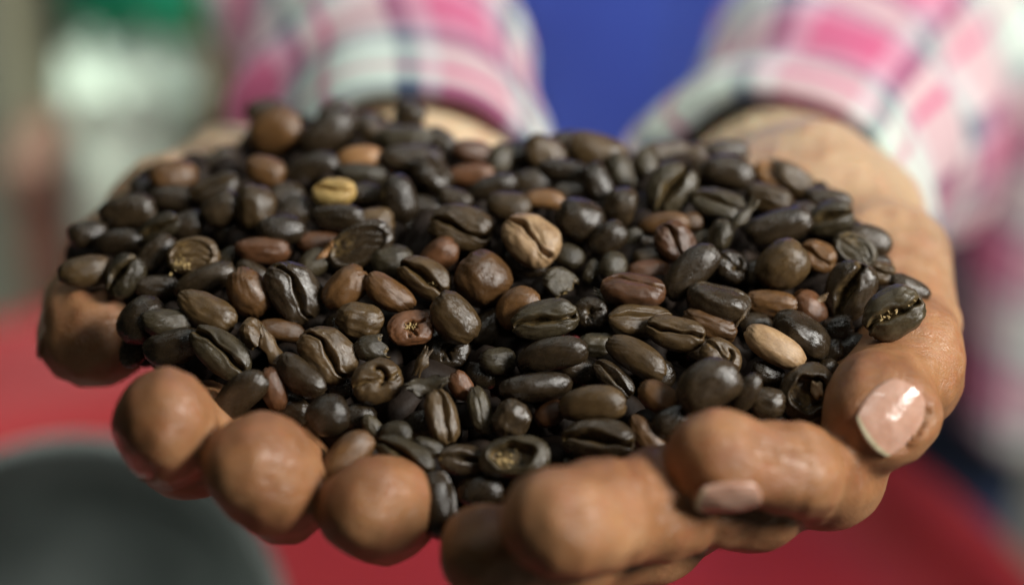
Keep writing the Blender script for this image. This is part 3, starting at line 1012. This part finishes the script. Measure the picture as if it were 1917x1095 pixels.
def build_hand(limbs, ops, vox=0.9, kj=1.1):
    lo = np.min([l.bbox(4)[0] for l in limbs], 0)
    hi = np.max([l.bbox(4)[1] for l in limbs], 0)
    n = np.ceil((hi - lo) / vox).astype(int) + 1
    D = np.full(n, 6.0, dtype=np.float32)
    for l in limbs:
        a, b = l.bbox(6)
        i0 = np.maximum(0, ((a - lo) / vox).astype(int))
        i1 = np.minimum(n, ((b - lo) / vox).astype(int) + 2)
        gx, gy, gz = [np.arange(i0[k], i1[k]) * vox + lo[k] for k in range(3)]
        G = np.stack(np.meshgrid(gx, gy, gz, indexing='ij'), -1).reshape(-1, 3)
        d = l(G)
        sub = D[i0[0]:i1[0], i0[1]:i1[1], i0[2]:i1[2]]
        kk = getattr(l, 'kj', kj)
        new = smin(sub.ravel().astype(float), d, kk)
        D[i0[0]:i1[0], i0[1]:i1[1], i0[2]:i1[2]] = new.reshape(sub.shape)
    # operations only near the surface
    m = np.argwhere(np.abs(D) < 3.0)
    Q = m * vox + lo
    dv = D[m[:, 0], m[:, 1], m[:, 2]].astype(float)
    rl = np.random.default_rng(5)
    dv = dv + wobble(Q, rl, 6, 0.18, 0.42) * 0.075 + wobble(Q, rl, 8, 0.8, 1.8) * 0.075
    for op in ops:
        dv = op(Q, dv)
    D[m[:, 0], m[:, 1], m[:, 2]] = dv
    D = np.clip(D, -6, 6)
    g = openvdb.FloatGrid(6.0)
    g.copyFromArray(D.astype(np.float32))
    pts, quads = g.convertToQuads(0.0)
    pts = pts.astype(float) * vox + lo

    def field(q):
        x = (q - lo) / vox
        i = np.clip(np.floor(x).astype(int), 0, n - 2)
        t = np.clip(x - i, 0, 1)
        out = 0
        for dx in (0, 1):
            for dy in (0, 1):
                for dz in (0, 1):
                    w = (t[:, 0] if dx else 1 - t[:, 0]) * (t[:, 1] if dy else 1 - t[:, 1]) * (t[:, 2] if dz else 1 - t[:, 2])
                    out = out + w * D[i[:, 0] + dx, i[:, 1] + dy, i[:, 2] + dz]
        return out
    return pts, quads.astype(np.int64)[:, ::-1], field


# person's right hand, at the left of the picture
LH = [
    Limb([(745,310,590,30),(800,395,520,26),(710,470,502,23),(620,520,475,21)], 10),                 # forearm, wrist
    Limb([(780,480,510,23),(600,450,490,19),(430,388,492,14.5),(330,432,482,12.5),(240,500,470,9.8),(192,585,455,8.8),(178,628,441,8.4),(180,638,439,8.3)], 7),   # thenar, thumb
    Limb([(620,520,475,18),(520,640,450,14),(440,770,444,9.5),(356,838,409,7.8),(312,792,397,7.9),(304,776,392,7.6)], 4),                       # index
    Limb([(660,540,475,18),(610,700,448,13),(565,860,438,9.3),(532,903,403,8.0),(496,884,394,8.1),(478,868,391,8.0)], 4),                    # middle
    Limb([(740,540,475,18),(740,720,448,12),(725,895,436,8.8),(722,955,402,7.6),(706,958,394,7.1),(688,946,392,7.1)], 4),                   # ring
    Limb([(820,520,478,17),(850,740,450,11),(870,900,430,8.5),(880,960,415,7.6)], 4),                                                        # little
    Limb([(640,520,478,20),(760,520,478,20),(850,500,480,17)], 8),
]
for l in LH[:2]: l.kj = 8
LH[6].kj = 7
nailsL = [Nail((268,815,393), (-0.25, 0.25, -0.92), (-0.62, -0.70, -0.42), 5.2, 4.6),
          Nail((112,606,442), (0.15, -0.75, -0.62), (-0.96, 0.05, -0.2), 6.0, 4.6)]
# person's left hand, at the right of the picture
RH = [
    Limb([(1640,210,630,27),(1515,355,570,25),(1462,438,525,22.5),(1450,470,490,21.5)], 10),
    Limb([(1470,420,512,22),(1570,435,484,15),(1645,508,459,12),(1674,600,446,9.7),(1694,690,427,8.9),(1638,765,408,8.0),(1622,788,405,7.5)], 6),           # thumb
    Limb([(1430,480,480,20),(1520,660,450,14),(1580,800,425,10.5),(1555,888,411,7.9),(1480,876,394,6.8),(1348,870,389,6.6),(1334,868,389,6.5)], 4),   # index
    Limb([(1380,500,482,20),(1440,700,455,14),(1480,850,430,10.5),(1400,930,408,8.4),(1230,950,395,8.0),(1110,965,384,8.2),(1048,974,377,8.3),(1044,972,377,8.3)], 4),  # middle
    Limb([(1320,520,482,19),(1380,760,455,13),(1340,900,430,10),(1230,990,412,8.2),(1050,1030,398,7.8),(920,1040,390,7.2),(905,1030,388,7.2)], 4),    # ring
    Limb([(1260,520,482,18),(1300,780,455,12),(1250,930,432,9.5),(1100,1080,415,7.6),(980,1130,405,7)], 4),
    Limb([(1500,440,480,20),(1400,500,480,20),(1250,500,480,18)], 8),
]
for l in RH[:2]: l.kj = 8
RH[6].kj = 7
nailsR = [Nail((1666,775,399), (-0.68, -0.66, -0.30), (0.48, -0.30, -0.80), 5.9, 5.2),
          Nail((1362,922,385), (-0.97, -0.10, -0.10), (0.02, -0.84, -0.54), 5.0, 3.6)]
nailsL[0].fit(LH[2]); nailsL[1].fit(LH[1]); nailsR[0].fit(RH[1]); nailsR[1].fit(RH[2])
opsL = [nl.sculpt for nl in nailsL] + [crease((345,815,408), (0.5, -0.5, 0.7), 0.5, 0.7, 11)]
opsR = [nl.sculpt for nl in nailsR] + [
    crease((1490,868,393), (1, 0, 0.2), 0.45, 0.8, 12), crease((1545,872,402), (1, 0.1, 0.3), 0.5, 0.8, 12),
    crease((1708,640,414), (0.1, 1, -0.2), 0.35, 0.7, 14), crease((1712,655,414), (0.2, 1, -0.2), 0.3, 0.6, 14), crease((1690,600,420), (0, 1, -0.2), 0.25, 0.6, 14),
    crease((1160,960,390), (1, 0, 0.1), 0.5, 0.8, 12), crease((1330,945,400), (1, 0, 0.2), 0.5, 0.9, 12), crease((1310,945,400), (1, 0.2, 0.2), 0.35, 0.7, 12)]

person = empty('person', (0.05, 0.50, -0.70))
tag(person, 'person in a pink checked shirt over blue, holding out two cupped hands of coffee beans', 'person')


def w2p(v):
    return (np.asarray(v) - np.array([50, 500, -700])) * MM


pl, ql, fl = build_hand(LH, opsL)
pr, qr, fr = build_hand(RH, opsR)
# coarse arms, torso, hips and legs under the clothes, joined into the same mesh
def ell_tube(rings, nu=40):
    v = []
    for cx, cy, cz, a, b in rings:
        for i in range(nu):
            t = 2 * math.pi * i / nu
            v.append((cx + a * math.cos(t), cy + b * math.sin(t), cz))
    v.append(rings[0][:3]); v.append(rings[-1][:3])
    f = [tuple(q) for q in grid_faces(nu, len(rings), True)]
    n = nu * len(rings)
    L = (len(rings) - 1) * nu
    f += [(n, (i + 1) % nu, i, i) for i in range(nu)] + [(n + 1, L + i, L + (i + 1) % nu, L + (i + 1) % nu) for i in range(nu)]
    return np.array(v), f


tv, tf = ell_tube([(60, 540, -330, 125, 95), (60, 540, -200, 130, 95), (60, 535, -50, 140, 95), (60, 530, 100, 160, 95), (60, 530, 170, 120, 80), (60, 530, 210, 50, 50), (60, 530, 260, 45, 48)])
bv = np.concatenate([cam2w(pl), cam2w(pr), tv])
nl_, nr_ = len(pl), len(pr)
faces = [tuple(q) for q in ql] + [tuple(nl_ + k for k in q) for q in qr] + [tuple(dict.fromkeys(nl_ + nr_ + k for k in q)) for q in tf]
me = bpy.data.meshes.new('body')
me.from_pydata([tuple(p) for p in w2p(bv)], [], faces)
me.polygons.foreach_set('use_smooth', np.ones(len(me.polygons), dtype=bool))
# fingers redder; wrist paler, the bright light on it put into the colour
allc = np.concatenate([pl, pr, np.full((len(tv), 3), 900.0)])
tipv = np.clip((505 - allc[:, 2]) / 75.0, 0, 1)
add_attr(me, 'tip', tipv)
body = ob('body', me, SKIN, person)
sm = body.modifiers.new('smooth', 'SMOOTH')
sm.factor = 0.5
sm.iterations = 2
for nls, fld in ((nailsL, fl), (nailsR, fr)):
    for nl in nls:
        v, f = nl.mesh(fld)
        mn = mesh_from('fingernail', w2p(cam2w(v)), f)
        mn.materials.append(NAIL)
        mn.materials.append(NAILEDGE)
        for k_ in range(len(mn.polygons)):
            row_ = (k_ % (24 * 32)) // 24 if k_ < 2 * 24 * 32 else 0
            if row_ >= 30: mn.polygons[k_].material_index = 1
        ob('fingernail', mn, None, person)


# ------------------------------------------------------------------ clothes
def sleeve(centres, nu=96, per_seg=16, cuff=True, seed=0, camp=1.9, fold=2.0, u0=0.0, v0=0.0):
    """cloth tube along centres [(px,py,zc,r)], first one is the opening; thick rolled cuff"""
    r = np.random.default_rng(seed)
    C = [(P(a, b, c), rr) for a, b, c, rr in centres]
    path = []
    for k in range(len(C) - 1):
        for s in range(per_seg):
            t = s / per_seg
            p0 = C[max(0, k - 1)]; p1 = C[k]; p2 = C[k + 1]; p3 = C[min(len(C) - 1, k + 2)]
            cr = lambda a, b, c, d: 0.5 * ((2 * b) + (-a + c) * t + (2 * a - 5 * b + 4 * c - d) * t * t + (-a + 3 * b - 3 * c + d) * t ** 3)
            path.append((cr(p0[0], p1[0], p2[0], p3[0]), cr(p0[1], p1[1], p2[1], p3[1])))
    path.append(C[-1])
    ctr = np.array([p for p, _ in path])
    rad = np.array([q for _, q in path])
    tang = np.gradient(ctr, axis=0)
    tang /= np.linalg.norm(tang, axis=1)[:, None]
    s = np.concatenate([[0], np.cumsum(np.linalg.norm(np.diff(ctr, axis=0), axis=1))])
    n0 = np.cross(tang[0], [0, 0, 1.0]); n0 /= np.linalg.norm(n0)
    rows_, uvs = [], []
    ph = r.uniform(0, 6.28, 8)
    lay = []
    # inner lining ring, lip, then outside
    lay.append((6, 0.90)); lay.append((3, 0.90)); lay.append((1, 0.93))
    frames = []
    nn = n0
    for k in range(len(ctr)):
        nn = nn - (nn @ tang[k]) * tang[k]
        nn /= np.linalg.norm(nn)
        frames.append((nn.copy(), np.cross(tang[k], nn)))

    def ring(k, scale, sv):
        row, uv = [], []
        for i in range(nu + 1):
            th = 2 * math.pi * (i % nu) / nu
            sk = s[k]
            w = min(1.0, max(0.0, (sk - 18) / 30)) if cuff else 1.0
            dr = fold * w * (math.sin(th * 2 + sk * 0.045 + ph[0]) + 0.8 * math.sin(th * 3 - sk * 0.07 + ph[1]) + 0.9 * math.sin(sk * 0.13 + 1.5 * math.sin(th + ph[2])) + 0.5 * math.sin(th * 5 + sk * 0.11 + ph[3]))
            dr += 0.6 * math.sin(th * 3 + ph[4]) + 0.5 * math.sin(th * 7 + ph[5])
            cf = 0
            if cuff:
                cf = camp * math.exp(-((sk - 8) / 12) ** 4)
            rr = rad[k] * scale + dr + cf * (scale > 0.95)
            row.append(ctr[k] + frames[k][0] * rr * math.cos(th) + frames[k][1] * rr * math.sin(th))
            uv.append((u0 + i / nu * 2 * math.pi * 34 * MM, v0 + sv * MM))
        rows_.append(row)
        uvs.append(uv)
    for k, sc_ in lay:
        ring(k, sc_, -s[k])
    for k in range(0, len(ctr)):
        ring(k, 1.0 if k > 0 else 0.975, s[k])
    V_ = np.array(rows_).reshape(-1, 3)
    U_ = np.array(uvs).reshape(-1, 2)
    f = grid_faces(nu + 1, len(rows_))
    me_ = mesh_from('sleeve', w2p(V_), f)
    uvl = me_.uv_layers.new(name='UVMap')
    idx = np.zeros(len(me_.loops), dtype=np.int32)
    me_.loops.foreach_get('vertex_index', idx)
    uvl.data.foreach_set('uv', U_[idx].astype(np.float32).ravel())
    return me_


sl = ob('sleeve', sleeve([(762,428,508,31),(750,310,534,32.5),(702,150,578,35),(676,-50,640,39),(640,-330,740,50),(610,-600,840,62)], seed=3, fold=1.9, u0=-0.1475, v0=-0.012), PLAID, person)
sr = ob('sleeve', sleeve([(1425,445,520,31),(1490,335,555,34),(1610,185,608,36),(1760,-20,680,40),(1900,-220,760,50),(2000,-450,840,60)], seed=8, camp=3.9, fold=2.3, u0=-0.139, v0=-0.010), PLAID, person)


def sheet(fn, nu, nv, name, uvf, thick=1.2):
    pts = np.array([[fn(i / (nu - 1), j / (nv - 1)) for i in range(nu)] for j in range(nv)])
    du = np.gradient(pts, axis=1); dv = np.gradient(pts, axis=0)
    nm = np.cross(du, dv); nm /= np.linalg.norm(nm, axis=2)[..., None] + 1e-9
    if nm[nv // 2, nu // 2] @ (CAM - pts[nv // 2, nu // 2]) < 0: nm = -nm
    back = pts - nm * thick
    v = np.concatenate([pts.reshape(-1, 3), back.reshape(-1, 3)])
    f = [tuple(q) for q in grid_faces(nu, nv)]
    n = nu * nv
    ringi = list(range(nu)) + [j * nu + nu - 1 for j in range(1, nv)] + [(nv - 1) * nu + i for i in range(nu - 2, -1, -1)] + [j * nu for j in range(nv - 2, 0, -1)]
    f = f + [tuple(n + k for k in q[::-1]) for q in f] + [(ringi[(k + 1) % len(ringi)], ringi[k], ringi[k] + n, ringi[(k + 1) % len(ringi)] + n) for k in range(len(ringi))]
    me_ = mesh_from(name, w2p(v), np.array(f))
    U_ = np.array([[uvf(i / (nu - 1), j / (nv - 1)) for i in range(nu)] for j in range(nv)]).reshape(-1, 2)
    U_ = np.concatenate([U_, U_])
    uvl = me_.uv_layers.new(name='UVMap')
    idx = np.zeros(len(me_.loops), dtype=np.int32)
    me_.loops.foreach_get('vertex_index', idx)
    uvl.data.foreach_set('uv', U_[idx].astype(np.float32).ravel())
    return me_


BLUE, nt_, b_ = newmat('blue_knit')
tc_ = texco(nt_)
nt_.links.new(ramp(nt_, noise(nt_, tc_, 20, 4, 0.6), [(0.3, (0.045, 0.095, 0.56)), (0.7, (0.068, 0.14, 0.68))]), b_.inputs['Base Color'])
b_.inputs['Roughness'].default_value = 0.8
b_.inputs['Sheen Weight'].default_value = 0.3
bump(nt_, b_, noise(nt_, tc_, 700, 3, 0.6), 0.4, 0.0006)


def tee(u, v):
    th = 2 * math.pi * u
    z = -360 + 560 * v
    a = 152 + 10 * math.sin(v * 3) + 4 * math.sin(th * 3 + v * 6)
    b = 112 + 8 * math.sin(v * 2.2) + 5 * math.sin(th * 4 + v * 9) + 3 * math.sin(th * 7 - v * 14)
    return (60 + a * math.sin(th), 540 - b * math.cos(th), z)


ob('blue_shirt', sheet(tee, 120, 70, 'blue_shirt', lambda u, v: (u, v), 1.5), BLUE, person)


def panel(u, v):
    # hanging open front of the checked shirt, over the hip at the right
    z = 190 - (468 + 60 * min(1.0, u * 3)) * v
    x = 118 + 30 * v + u * 210
    y = 402 + 0.0022 * max(0, x - 150) ** 2 * 1.0 + 10 * math.sin(u * 13 + v * 2) + 7 * math.sin(u * 23 - v * 5) - 18 * v
    return (x + 5 * math.sin(v * 11), y, z + 12 * math.sin(u * 4))


ob('shirt_front', sheet(panel, 80, 90, 'shirt_front', lambda u, v: (u * 0.26, v * 0.56), 1.2), PLAID, person)
DENIM = simple_mat('denim', (0.022, 0.045, 0.13), (0.055, 0.095, 0.22), 60, 0.85, 0.4, 0.0006, 900)


def trousers(u, v):
    th = 2 * math.pi * u
    z = -210 - 490 * v
    k = 1 - 0.12 * v
    return (60 + 175 * k * math.sin(th) + 3 * math.sin(v * 20 + th), 530 - (112 + 22 * abs(math.sin(th * 1.0))) * k * math.cos(th) + 4 * math.sin(v * 12 + th * 3), z)


ob('jeans', sheet(trousers, 90, 50, 'jeans', lambda u, v: (u, v), 1.5), DENIM, person)

# ------------------------------------------------------------------ red tub, dark bowl, background
RED = simple_mat('red_plastic', (0.17, 0.010, 0.012), (0.23, 0.015, 0.018), 12, 0.5, 0.25, 0.002, 60, Specular_IOR_Level=0.3)


def lathe(prof, n=96):
    v = []
    for r_, z in prof:
        for i in range(n):
            t = 2 * math.pi * i / n
            v.append((r_ * math.cos(t), r_ * math.sin(t), z))
    return np.array(v), grid_faces(n, len(prof), True)


TC = (-74, 140)
v, f = lathe([(0.5, -245), (60, -246), (140, -250), (205, -258), (222, -255), (231, -243), (238, -236), (244, -236), (248, -241), (247, -252), (240, -262), (228, -400), (205, -695), (190, -699), (0.5, -699)])
tub = empty('plastic_tub', (TC[0] * MM, TC[1] * MM, -0.70))
tag(tub, 'large round red plastic tub with a low rim, blurred beneath the hands', 'tub')
v[:, 2] += 699
ob('tub_body', mesh_from('tub_body', v * MM, f), RED, tub)
# bowl
GREYM = simple_mat('dark_metal', (0.15, 0.17, 0.16), (0.25, 0.28, 0.265), 40, 0.5, 0.2, 0.001, 200)
v, f = lathe([(0.5, 4), (20, 6), (38, 14), (50, 30), (56, 46), (59, 47), (61, 45), (55, 28), (42, 9), (24, 0), (0.5, 0)], 72)
bowl = empty('bowl', Vector(P(190, 1300, 610) * MM))
bowl.rotation_euler = (math.radians(36), math.radians(-6), 0)
tag(bowl, 'dark grey round metal bowl tipped towards the viewer, on the red tub at lower left', 'bowl')
ob('bowl_wall', mesh_from('bowl_wall', v * 0.90 * MM, f), GREYM, bowl)

GROUND = simple_mat('ground', (0.22, 0.21, 0.17), (0.34, 0.33, 0.28), 3, 0.9, 0.3, 0.01)
gv, gf = [], []
N = 24
for j in range(N):
    for i in range(N):
        gv.append((-4 + 8 * i / (N - 1), -2 + 8 * j / (N - 1), -0.70 + 0.004 * math.sin(i * 1.7) * math.sin(j * 2.1)))
g = ob('ground', mesh_from('ground', np.array(gv), grid_faces(N, N)), GROUND)
g['kind'] = 'structure'


def box_mesh(name, sx, sy, sz, bev=0.004):
    import bmesh
    bm = bmesh.new()
    bmesh.ops.create_cube(bm, size=1)
    for vv in bm.verts:
        vv.co = Vector((vv.co.x * sx, vv.co.y * sy, (vv.co.z + 0.5) * sz))
    bmesh.ops.bevel(bm, geom=list(bm.edges), offset=bev, segments=2, affect='EDGES')
    me_ = bpy.data.meshes.new(name)
    bm.to_mesh(me_)
    bm.free()
    return me_


WALLM = simple_mat('wall_paint', (0.20, 0.21, 0.16), (0.30, 0.31, 0.25), 5, 0.9)
wl = ob('wall', box_mesh('wall', 6, 0.12, 2.6), WALLM)
wl.location = (-0.4, 1.12, -0.70)
wl['kind'] = 'structure'
tag(wl, 'olive grey wall far behind the hands', 'wall')


def thing_box(name, px, zc, wpx, top_py, mat, label, cat, parts=None, depth=0.06, bottom=-0.70):
    a = P(px, top_py, zc)
    o_ = empty(name, (a[0] * MM, a[1] * MM + depth / 2, bottom))
    w = wpx * zc / F * MM
    tag(o_, label, cat)
    return o_, w, a[2] * MM - bottom


def sack(px, zc, wpx, top_py, mat, label):
    o_, w, h = thing_box('sack', px, zc, wpx, top_py, mat, label, 'sack')
    r = np.random.default_rng(int(px))
    prof = [(0.0, 0.80), (0.02, 0.95), (0.25, 1.0), (0.5, 0.97), (0.7, 1.0), (0.86, 0.97), (0.93, 0.90), (0.965, 0.72), (0.98, 0.60), (0.995, 0.74), (1.0, 0.80)]
    v, nu = [], 56
    for t, k in prof:
        for i in range(nu):
            a = 2 * math.pi * i / nu
            cx_, sy_ = math.cos(a), math.sin(a)
            wv = 1 + 0.03 * math.sin(a * 5 + t * 9 + px) + 0.02 * math.sin(a * 11 - t * 17)
            v.append((math.copysign(abs(cx_) ** 0.6, cx_) * w / 2 * k * wv, math.copysign(abs(sy_) ** 0.7, sy_) * 0.035 * k * wv, h * t + 0.004 * math.sin(a * 7) * (t > 0.95)))
    v.append((0, 0, 0)); v.append((0, 0, h * 0.975))
    f = [tuple(q) for q in grid_faces(nu, len(prof), True)]
    L_ = (len(prof) - 1) * nu
    f += [(len(v) - 2, (i + 1) % nu, i) for i in range(nu)] + [(len(v) - 1, L_ + i, L_ + (i + 1) % nu) for i in range(nu)]
    ob('sack_body', mesh_from('sack_body', np.array(v), f), mat, o_)
    tv_, tf_ = [], []
    for j_ in range(8):
        for i in range(40):
            a, b = 2 * math.pi * i / 40, 2 * math.pi * j_ / 8
            rr_x, rr_y = w / 2 * 0.60 + 0.004 * math.cos(b), 0.022 + 0.004 * math.cos(b)
            tv_.append((rr_x * math.cos(a), rr_y * math.sin(a), h * 0.978 + 0.004 * math.sin(b)))
    tf_ = [(j_ * 40 + i, j_ * 40 + (i + 1) % 40, ((j_ + 1) % 8) * 40 + (i + 1) % 40, ((j_ + 1) % 8) * 40 + i) for j_ in range(8) for i in range(40)]
    ob('tie', mesh_from('tie', np.array(tv_), np.array(tf_)), mat, o_)
    return o_


PALE = simple_mat('woven_sack', (0.36, 0.43, 0.35), (0.50, 0.57, 0.48), 9, 0.85, 0.5, 0.001, 300)
sack(178, 860, 215, 205, PALE, 'tall pale green-white sack standing behind the hands at the upper left')
PALE2 = simple_mat('woven_sack_grey', (0.28, 0.33, 0.27), (0.42, 0.48, 0.40), 9, 0.85, 0.5, 0.001, 300)
sack(320, 900, 170, 215, PALE2, 'duller grey-green sack between the pale sack and the brown post')


def post(px, zc, wpx, top_py, mat, label, d=0.04):
    o_, w, h = thing_box('wooden_post', px, zc, wpx, top_py, mat, label, 'post')
    ob('post_shaft', box_mesh('post_shaft', w, d, h), mat, o_)
    cp = ob('post_cap', box_mesh('post_cap', w * 1.12, d * 1.12, 0.012, 0.002), mat, o_)
    cp.location = (0, 0, h)
    return o_


BROWN = simple_mat('brown_wood', (0.10, 0.060, 0.022), (0.17, 0.105, 0.045), 8, 0.7, 0.3, 0.001)
OLIVE = simple_mat('olive_wood', (0.10, 0.10, 0.06), (0.15, 0.15, 0.10), 8, 0.7)
RUST = simple_mat('rust_wood', (0.13, 0.070, 0.045), (0.18, 0.10, 0.07), 8, 0.7)
KHAKI = simple_mat('khaki_wood', (0.22, 0.20, 0.13), (0.34, 0.32, 0.23), 8, 0.7)
post(405, 860, 95, -40, BROWN, 'thick brown wooden post left of the checked sleeve')
post(62, 900, 34, -60, OLIVE, 'thin dark olive post left of the pale sack')
post(48, 840, 84, 400, RUST, 'short rust-red post low at the left edge, above the red tub')
post(5, 930, 80, -60, KHAKI, 'khaki post at the far left edge of the picture')
GREEN = simple_mat('green_plastic', (0.01, 0.22, 0.11), (0.02, 0.34, 0.17), 8, 0.5)
a = P(225, 72, 980)
gr = empty('green_crate', (a[0] * MM, a[1] * MM + 0.05, a[2] * MM))
tag(gr, 'green plastic crate at the upper left edge above the pale sack', 'crate')
w = 330 * 980 / F * MM
for k in range(3):
    c = ob('crate_slat', box_mesh('crate_slat', w, 0.008, 0.022, 0.002), GREEN, gr)
    c.location = (0, -0.05, 0.002 + k * 0.027)
    c = ob('crate_slat', c.data, GREEN, gr)
    c.location = (0, 0.05, 0.002 + k * 0.027)
for sx in (-1, 1):
    c = ob('crate_end', box_mesh('crate_end', 0.008, 0.108, 0.082, 0.002), GREEN, gr)
    c.location = (sx * (w / 2 + 0.004), 0, 0)
c = ob('crate_floor', box_mesh('crate_floor', w, 0.09, 0.006, 0.002), GREEN, gr)
shelf = empty('shelf', (a[0] * MM, a[1] * MM + 0.05, -0.70))
b_sh = ob('shelf_board', box_mesh('shelf_board', w * 1.15, 0.14, 0.014, 0.002), KHAKI, shelf)
b_sh.location = (0, 0, a[2] * MM + 0.70 - 0.016)
for sx in (-1, 1):
    lg_ = ob('leg', box_mesh('leg', 0.02, 0.02, a[2] * MM + 0.70 - 0.016, 0.002), OLIVE, shelf)
    lg_.location = (sx * w * 0.52, 0.055, 0)
tag(shelf, 'narrow dark shelf board carrying the green crate at the upper left', 'shelf')
